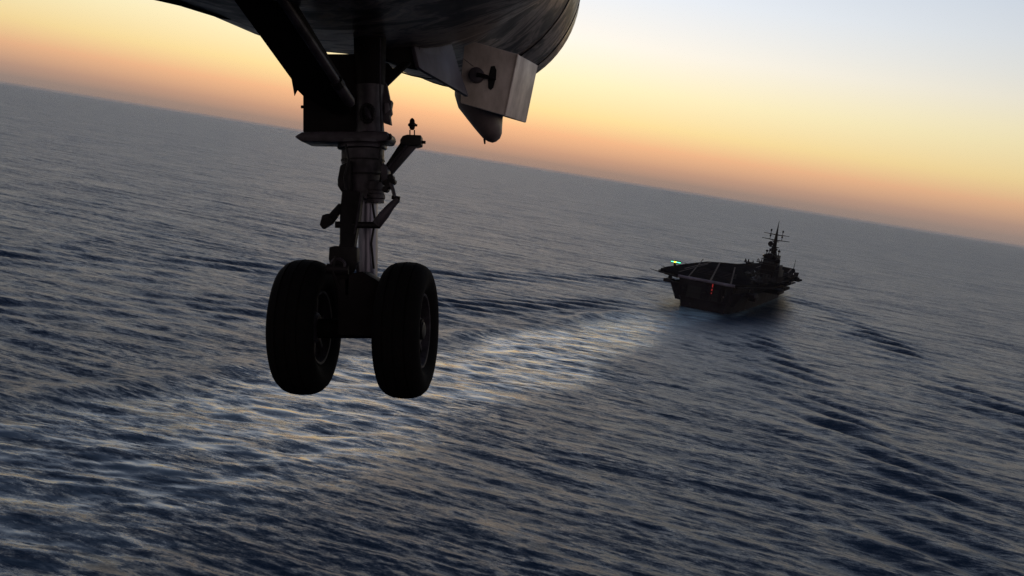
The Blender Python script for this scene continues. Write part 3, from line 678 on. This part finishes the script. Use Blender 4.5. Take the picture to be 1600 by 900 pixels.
# tow fitting: forked arm with a block, cap and bolt
TD = SD - .02
PB(MB().prism([P(599, 262, TD), P(627, 220, TD), P(640, 218, TD), P(604, 268, TD)], AY * .04), 'tow_arm', 'dark', bevel=.004)
PB(MB().prism([P(603, 266, TD - .05), P(637, 226, TD - .05), P(650, 228, TD - .05), P(608, 276, TD - .05)], AY * .03), 'tow_arm', 'steel', bevel=.004)
PB(MB().tube([P(603, 266, TD - .053), P(641, 221, TD - .053)], .0042, 8), 'tow_arm_edge', 'rim', smooth=True)
blk = plate([(625, 218, TD - .06), (629, 212, TD - .06), (636, 210, TD - .06), (658, 211, TD - .06), (658, 226, TD - .06), (650, 228, TD - .06), (630, 226, TD - .06), (625, 224, TD - .06)], .08, 'tow_block', 'dark', bevel=.004)
cp = MB(); cp.lathe(P(644, 198, TD - .02), AZ, [(-.012, .006), (-.006, .010), (.0, .011), (.004, .016), (.010, .016), (.014, .0105), (.024, .0095), (.03, .006), (.033, .001)], 14)
cp.tube([P(640.5, 211, TD - .02), P(640.5, 203, TD - .02)], .0025, 6); cp.tube([P(647.5, 211, TD - .02), P(647.5, 203, TD - .02)], .0025, 6); cp.tube([P(644, 195, TD - .02), P(652, 196, TD - .02)], .0045, 8)
PB(cp, 'lock_pin', 'dark', blk, smooth=True)
PB(MB().tube([P(657, 222, TD - .03), P(665, 222.5, TD - .03)], .006, 8), 'block_bolt', 'dark', blk)

# axle and wheels
ah = [P(528, 436, 3.95), P(539, 436, 3.95), P(540, 461, 3.95), P(543, 461, 3.95), P(545, 428, 3.95), P(566, 424, 3.95), P(592, 440, 3.95), P(592, 526, 3.95), P(528, 523, 3.95)]
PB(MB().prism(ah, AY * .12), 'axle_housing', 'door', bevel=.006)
PB(MB().tube([AXLE - AX * .25, AXLE + AX * .25], .036, 18), 'axle', 'door', smooth=True)
fk = MB(); fk.lathe(P(572, 470, SD), -AZ, [(-.06, .038), (.0, .046), (.08, .05), (.11, .045)], 20); PB(fk, 'fork', 'dark', smooth=True)


def wheel(off):
    AX = (AX0 - AZ * .026).normalized(); AZ_ = AY.cross(AX) * -1
    O = AXLE + AX * off
    prof = [(-.050, .130), (-.060, .139), (-.074, .157), (-.083, .180), (-.084, .202), (-.076, .223), (-.060, .238), (-.042, .2455), (-.0405, .243), (-.036, .243), (-.0345, .2475), (-.004, .2505), (-.003, .248), (.003, .248), (.004, .2505)]
    prof = prof + [(-x, r) for x, r in prof[::-1][3:] if x < -.01]
    ty = MB().lathe(O, AX, prof, 56)
    ty.f = ty.f[:-2]
    t = PB(ty, 'wheel', 'rubber', smooth=True, sharp=28)
    rm = MB(); rm.lathe(O, AX, [(-.045, .03), (-.05, .10), (-.058, .127), (-.064, .136), (-.056, .138), (0, .128), (.056, .138), (.064, .136), (.062, .128), (.05, .122), (.03, .118), (.022, .105), (.020, .065), (.045, .055), (.052, .045), (.052, .01)], 40)
    PB(rm, 'rim', 'rim', t, smooth=True, sharp=28)
    for k in range(6):
        a = 2 * math.pi * k / 6 + .3; e = AY * math.cos(a) + AZ * math.sin(a); g = AX.cross(e)
        PB(MB().box(O + AX * .030 + e * .084, e, g, AX, .032, .009, .011), 'rim_rib', 'rim', t, bevel=.003)
    PB(MB().lathe(O + AX * .05, AX, [(0, .034), (.014, .032), (.018, .02), (.018, .002)], 16), 'hub_cap', 'dark', t, smooth=True)


wheel(-.190); wheel(.190)

# forward gear door seen edge-on, and the box with its fairing under the nose
plate([(640, 40, 4.4), (655, 105, 4.4), (662, 110, 4.42), (690, 126, 4.56), (733, 151, 4.78), (728, 138, 4.78), (719, 112, 4.72), (702, 55, 4.6), (696, 20, 4.56)], .02, 'nose_gear_door', 'panel')
plate([(600, 50, 4.38), (600, 92, 4.38), (629, 103, 4.40), (656, 108, 4.43), (656, 50, 4.43)], .03, 'bay_edge', 'door')
BD = 4.95
A_ = [P(725, 71, BD), P(741, 65, BD), P(809, 84.5, BD - .03), P(789, 181, BD - .03), P(719, 161, BD), P(721, 109, BD)]
B_ = [P(841, 102, BD + .30), P(822, 193, BD + .30)]
dv = B_[0] - A_[2]
bx_ = MB(); bx_.prism(A_, dv)
boxo = PB(bx_, 'sensor_box', 'box', bevel=.007)
fn = -((A_[2] - A_[4]).cross(A_[3] - A_[4])).normalized()
if fn.y > 0: fn = -fn
def on(px, py, h=0.):                                  # a point on the box's aft face
    o = Vector((px - 800, FPX, 450 - py)) / FPX; t = (A_[3].dot(fn)) / o.dot(fn); return o * t + fn * h
sl = [on(x, y, .003) for x, y in ((767, 104), (773, 103), (776, 110), (775, 122), (771, 137), (767, 141), (763, 138), (763, 122))]
PB(MB().prism(sl, -fn * .002), 'slot', 'slot', boxo)  # flat black plate on the face: the slot's inner shade as colour
PB(MB().lathe(on(745, 118.5, -.002), fn, [(0, .036), (.03, .034), (.034, .026)], 18), 'knob', 'panel', boxo, smooth=True)
PB(MB().tube([on(747, 119, .03), on(758, 121, .03), on(775, 124.5, .006)], [.012, .010, .004], 8), 'knob_rod', 'dark', boxo, smooth=True)
PB(MB().tube([A_[2] + fn * .001, A_[3] + fn * .001], .0045, 6), 'edge_bead', 'box', boxo, smooth=True)
PB(MB().tube([on(724, 92, .002), on(740, 104, .002)], .002, 5), 'scratch_seam', 'pod', boxo)
# fairing under the box: blunt pod that tapers aft
pod = []
for px, py, r, sq_ in ((748, 128, .112, 1), (748, 150, .112, 1), (752, 168, .108, 1), (757, 184, .086, 1), (762, 198, .068, 1), (766, 208, .055, 1), (768, 216, .040, 1), (769, 221, .020, 1), (769.5, 223, .002, 1)):
    c = P(px, py, BD + .19)
    pod.append([c + AX * (r * math.cos(2 * math.pi * k / 28)) + AY * (r * 1.25 * math.sin(2 * math.pi * k / 28)) for k in range(28)])
pd = PB(MB().ring_loft(pod), 'fairing_pod', 'pod', smooth=True, sharp=60)
PB(MB().tube([P(757, 217, BD + .1), P(757.5, 225, BD + .1)], [.006, .004], 6), 'drain_spike', 'dark', pd)

# ------------------------------------------------------------------ haze over the sea
hz_ = MB().bx(-62000, 62000, -62000, 62000, -5, 82)
ho = hz_.build('haze', 'slot'); ho['kind'] = 'stuff'; ho.data.materials.clear()
ho['label'] = 'thin sea haze that softens the horizon'
hm = bpy.data.materials.new('haze_air'); hm.use_nodes = True; ht = hm.node_tree
ht.nodes.remove(ht.nodes['Principled BSDF'])
pv = N(ht, 'ShaderNodeVolumePrincipled'); pv.inputs['Color'].default_value = (.86, .85, .87, 1); pv.inputs['Density'].default_value = 1.8e-5; pv.inputs['Anisotropy'].default_value = .6
ht.links.new(pv.outputs[0], ht.nodes['Material Output'].inputs['Volume']); ho.data.materials.append(hm)
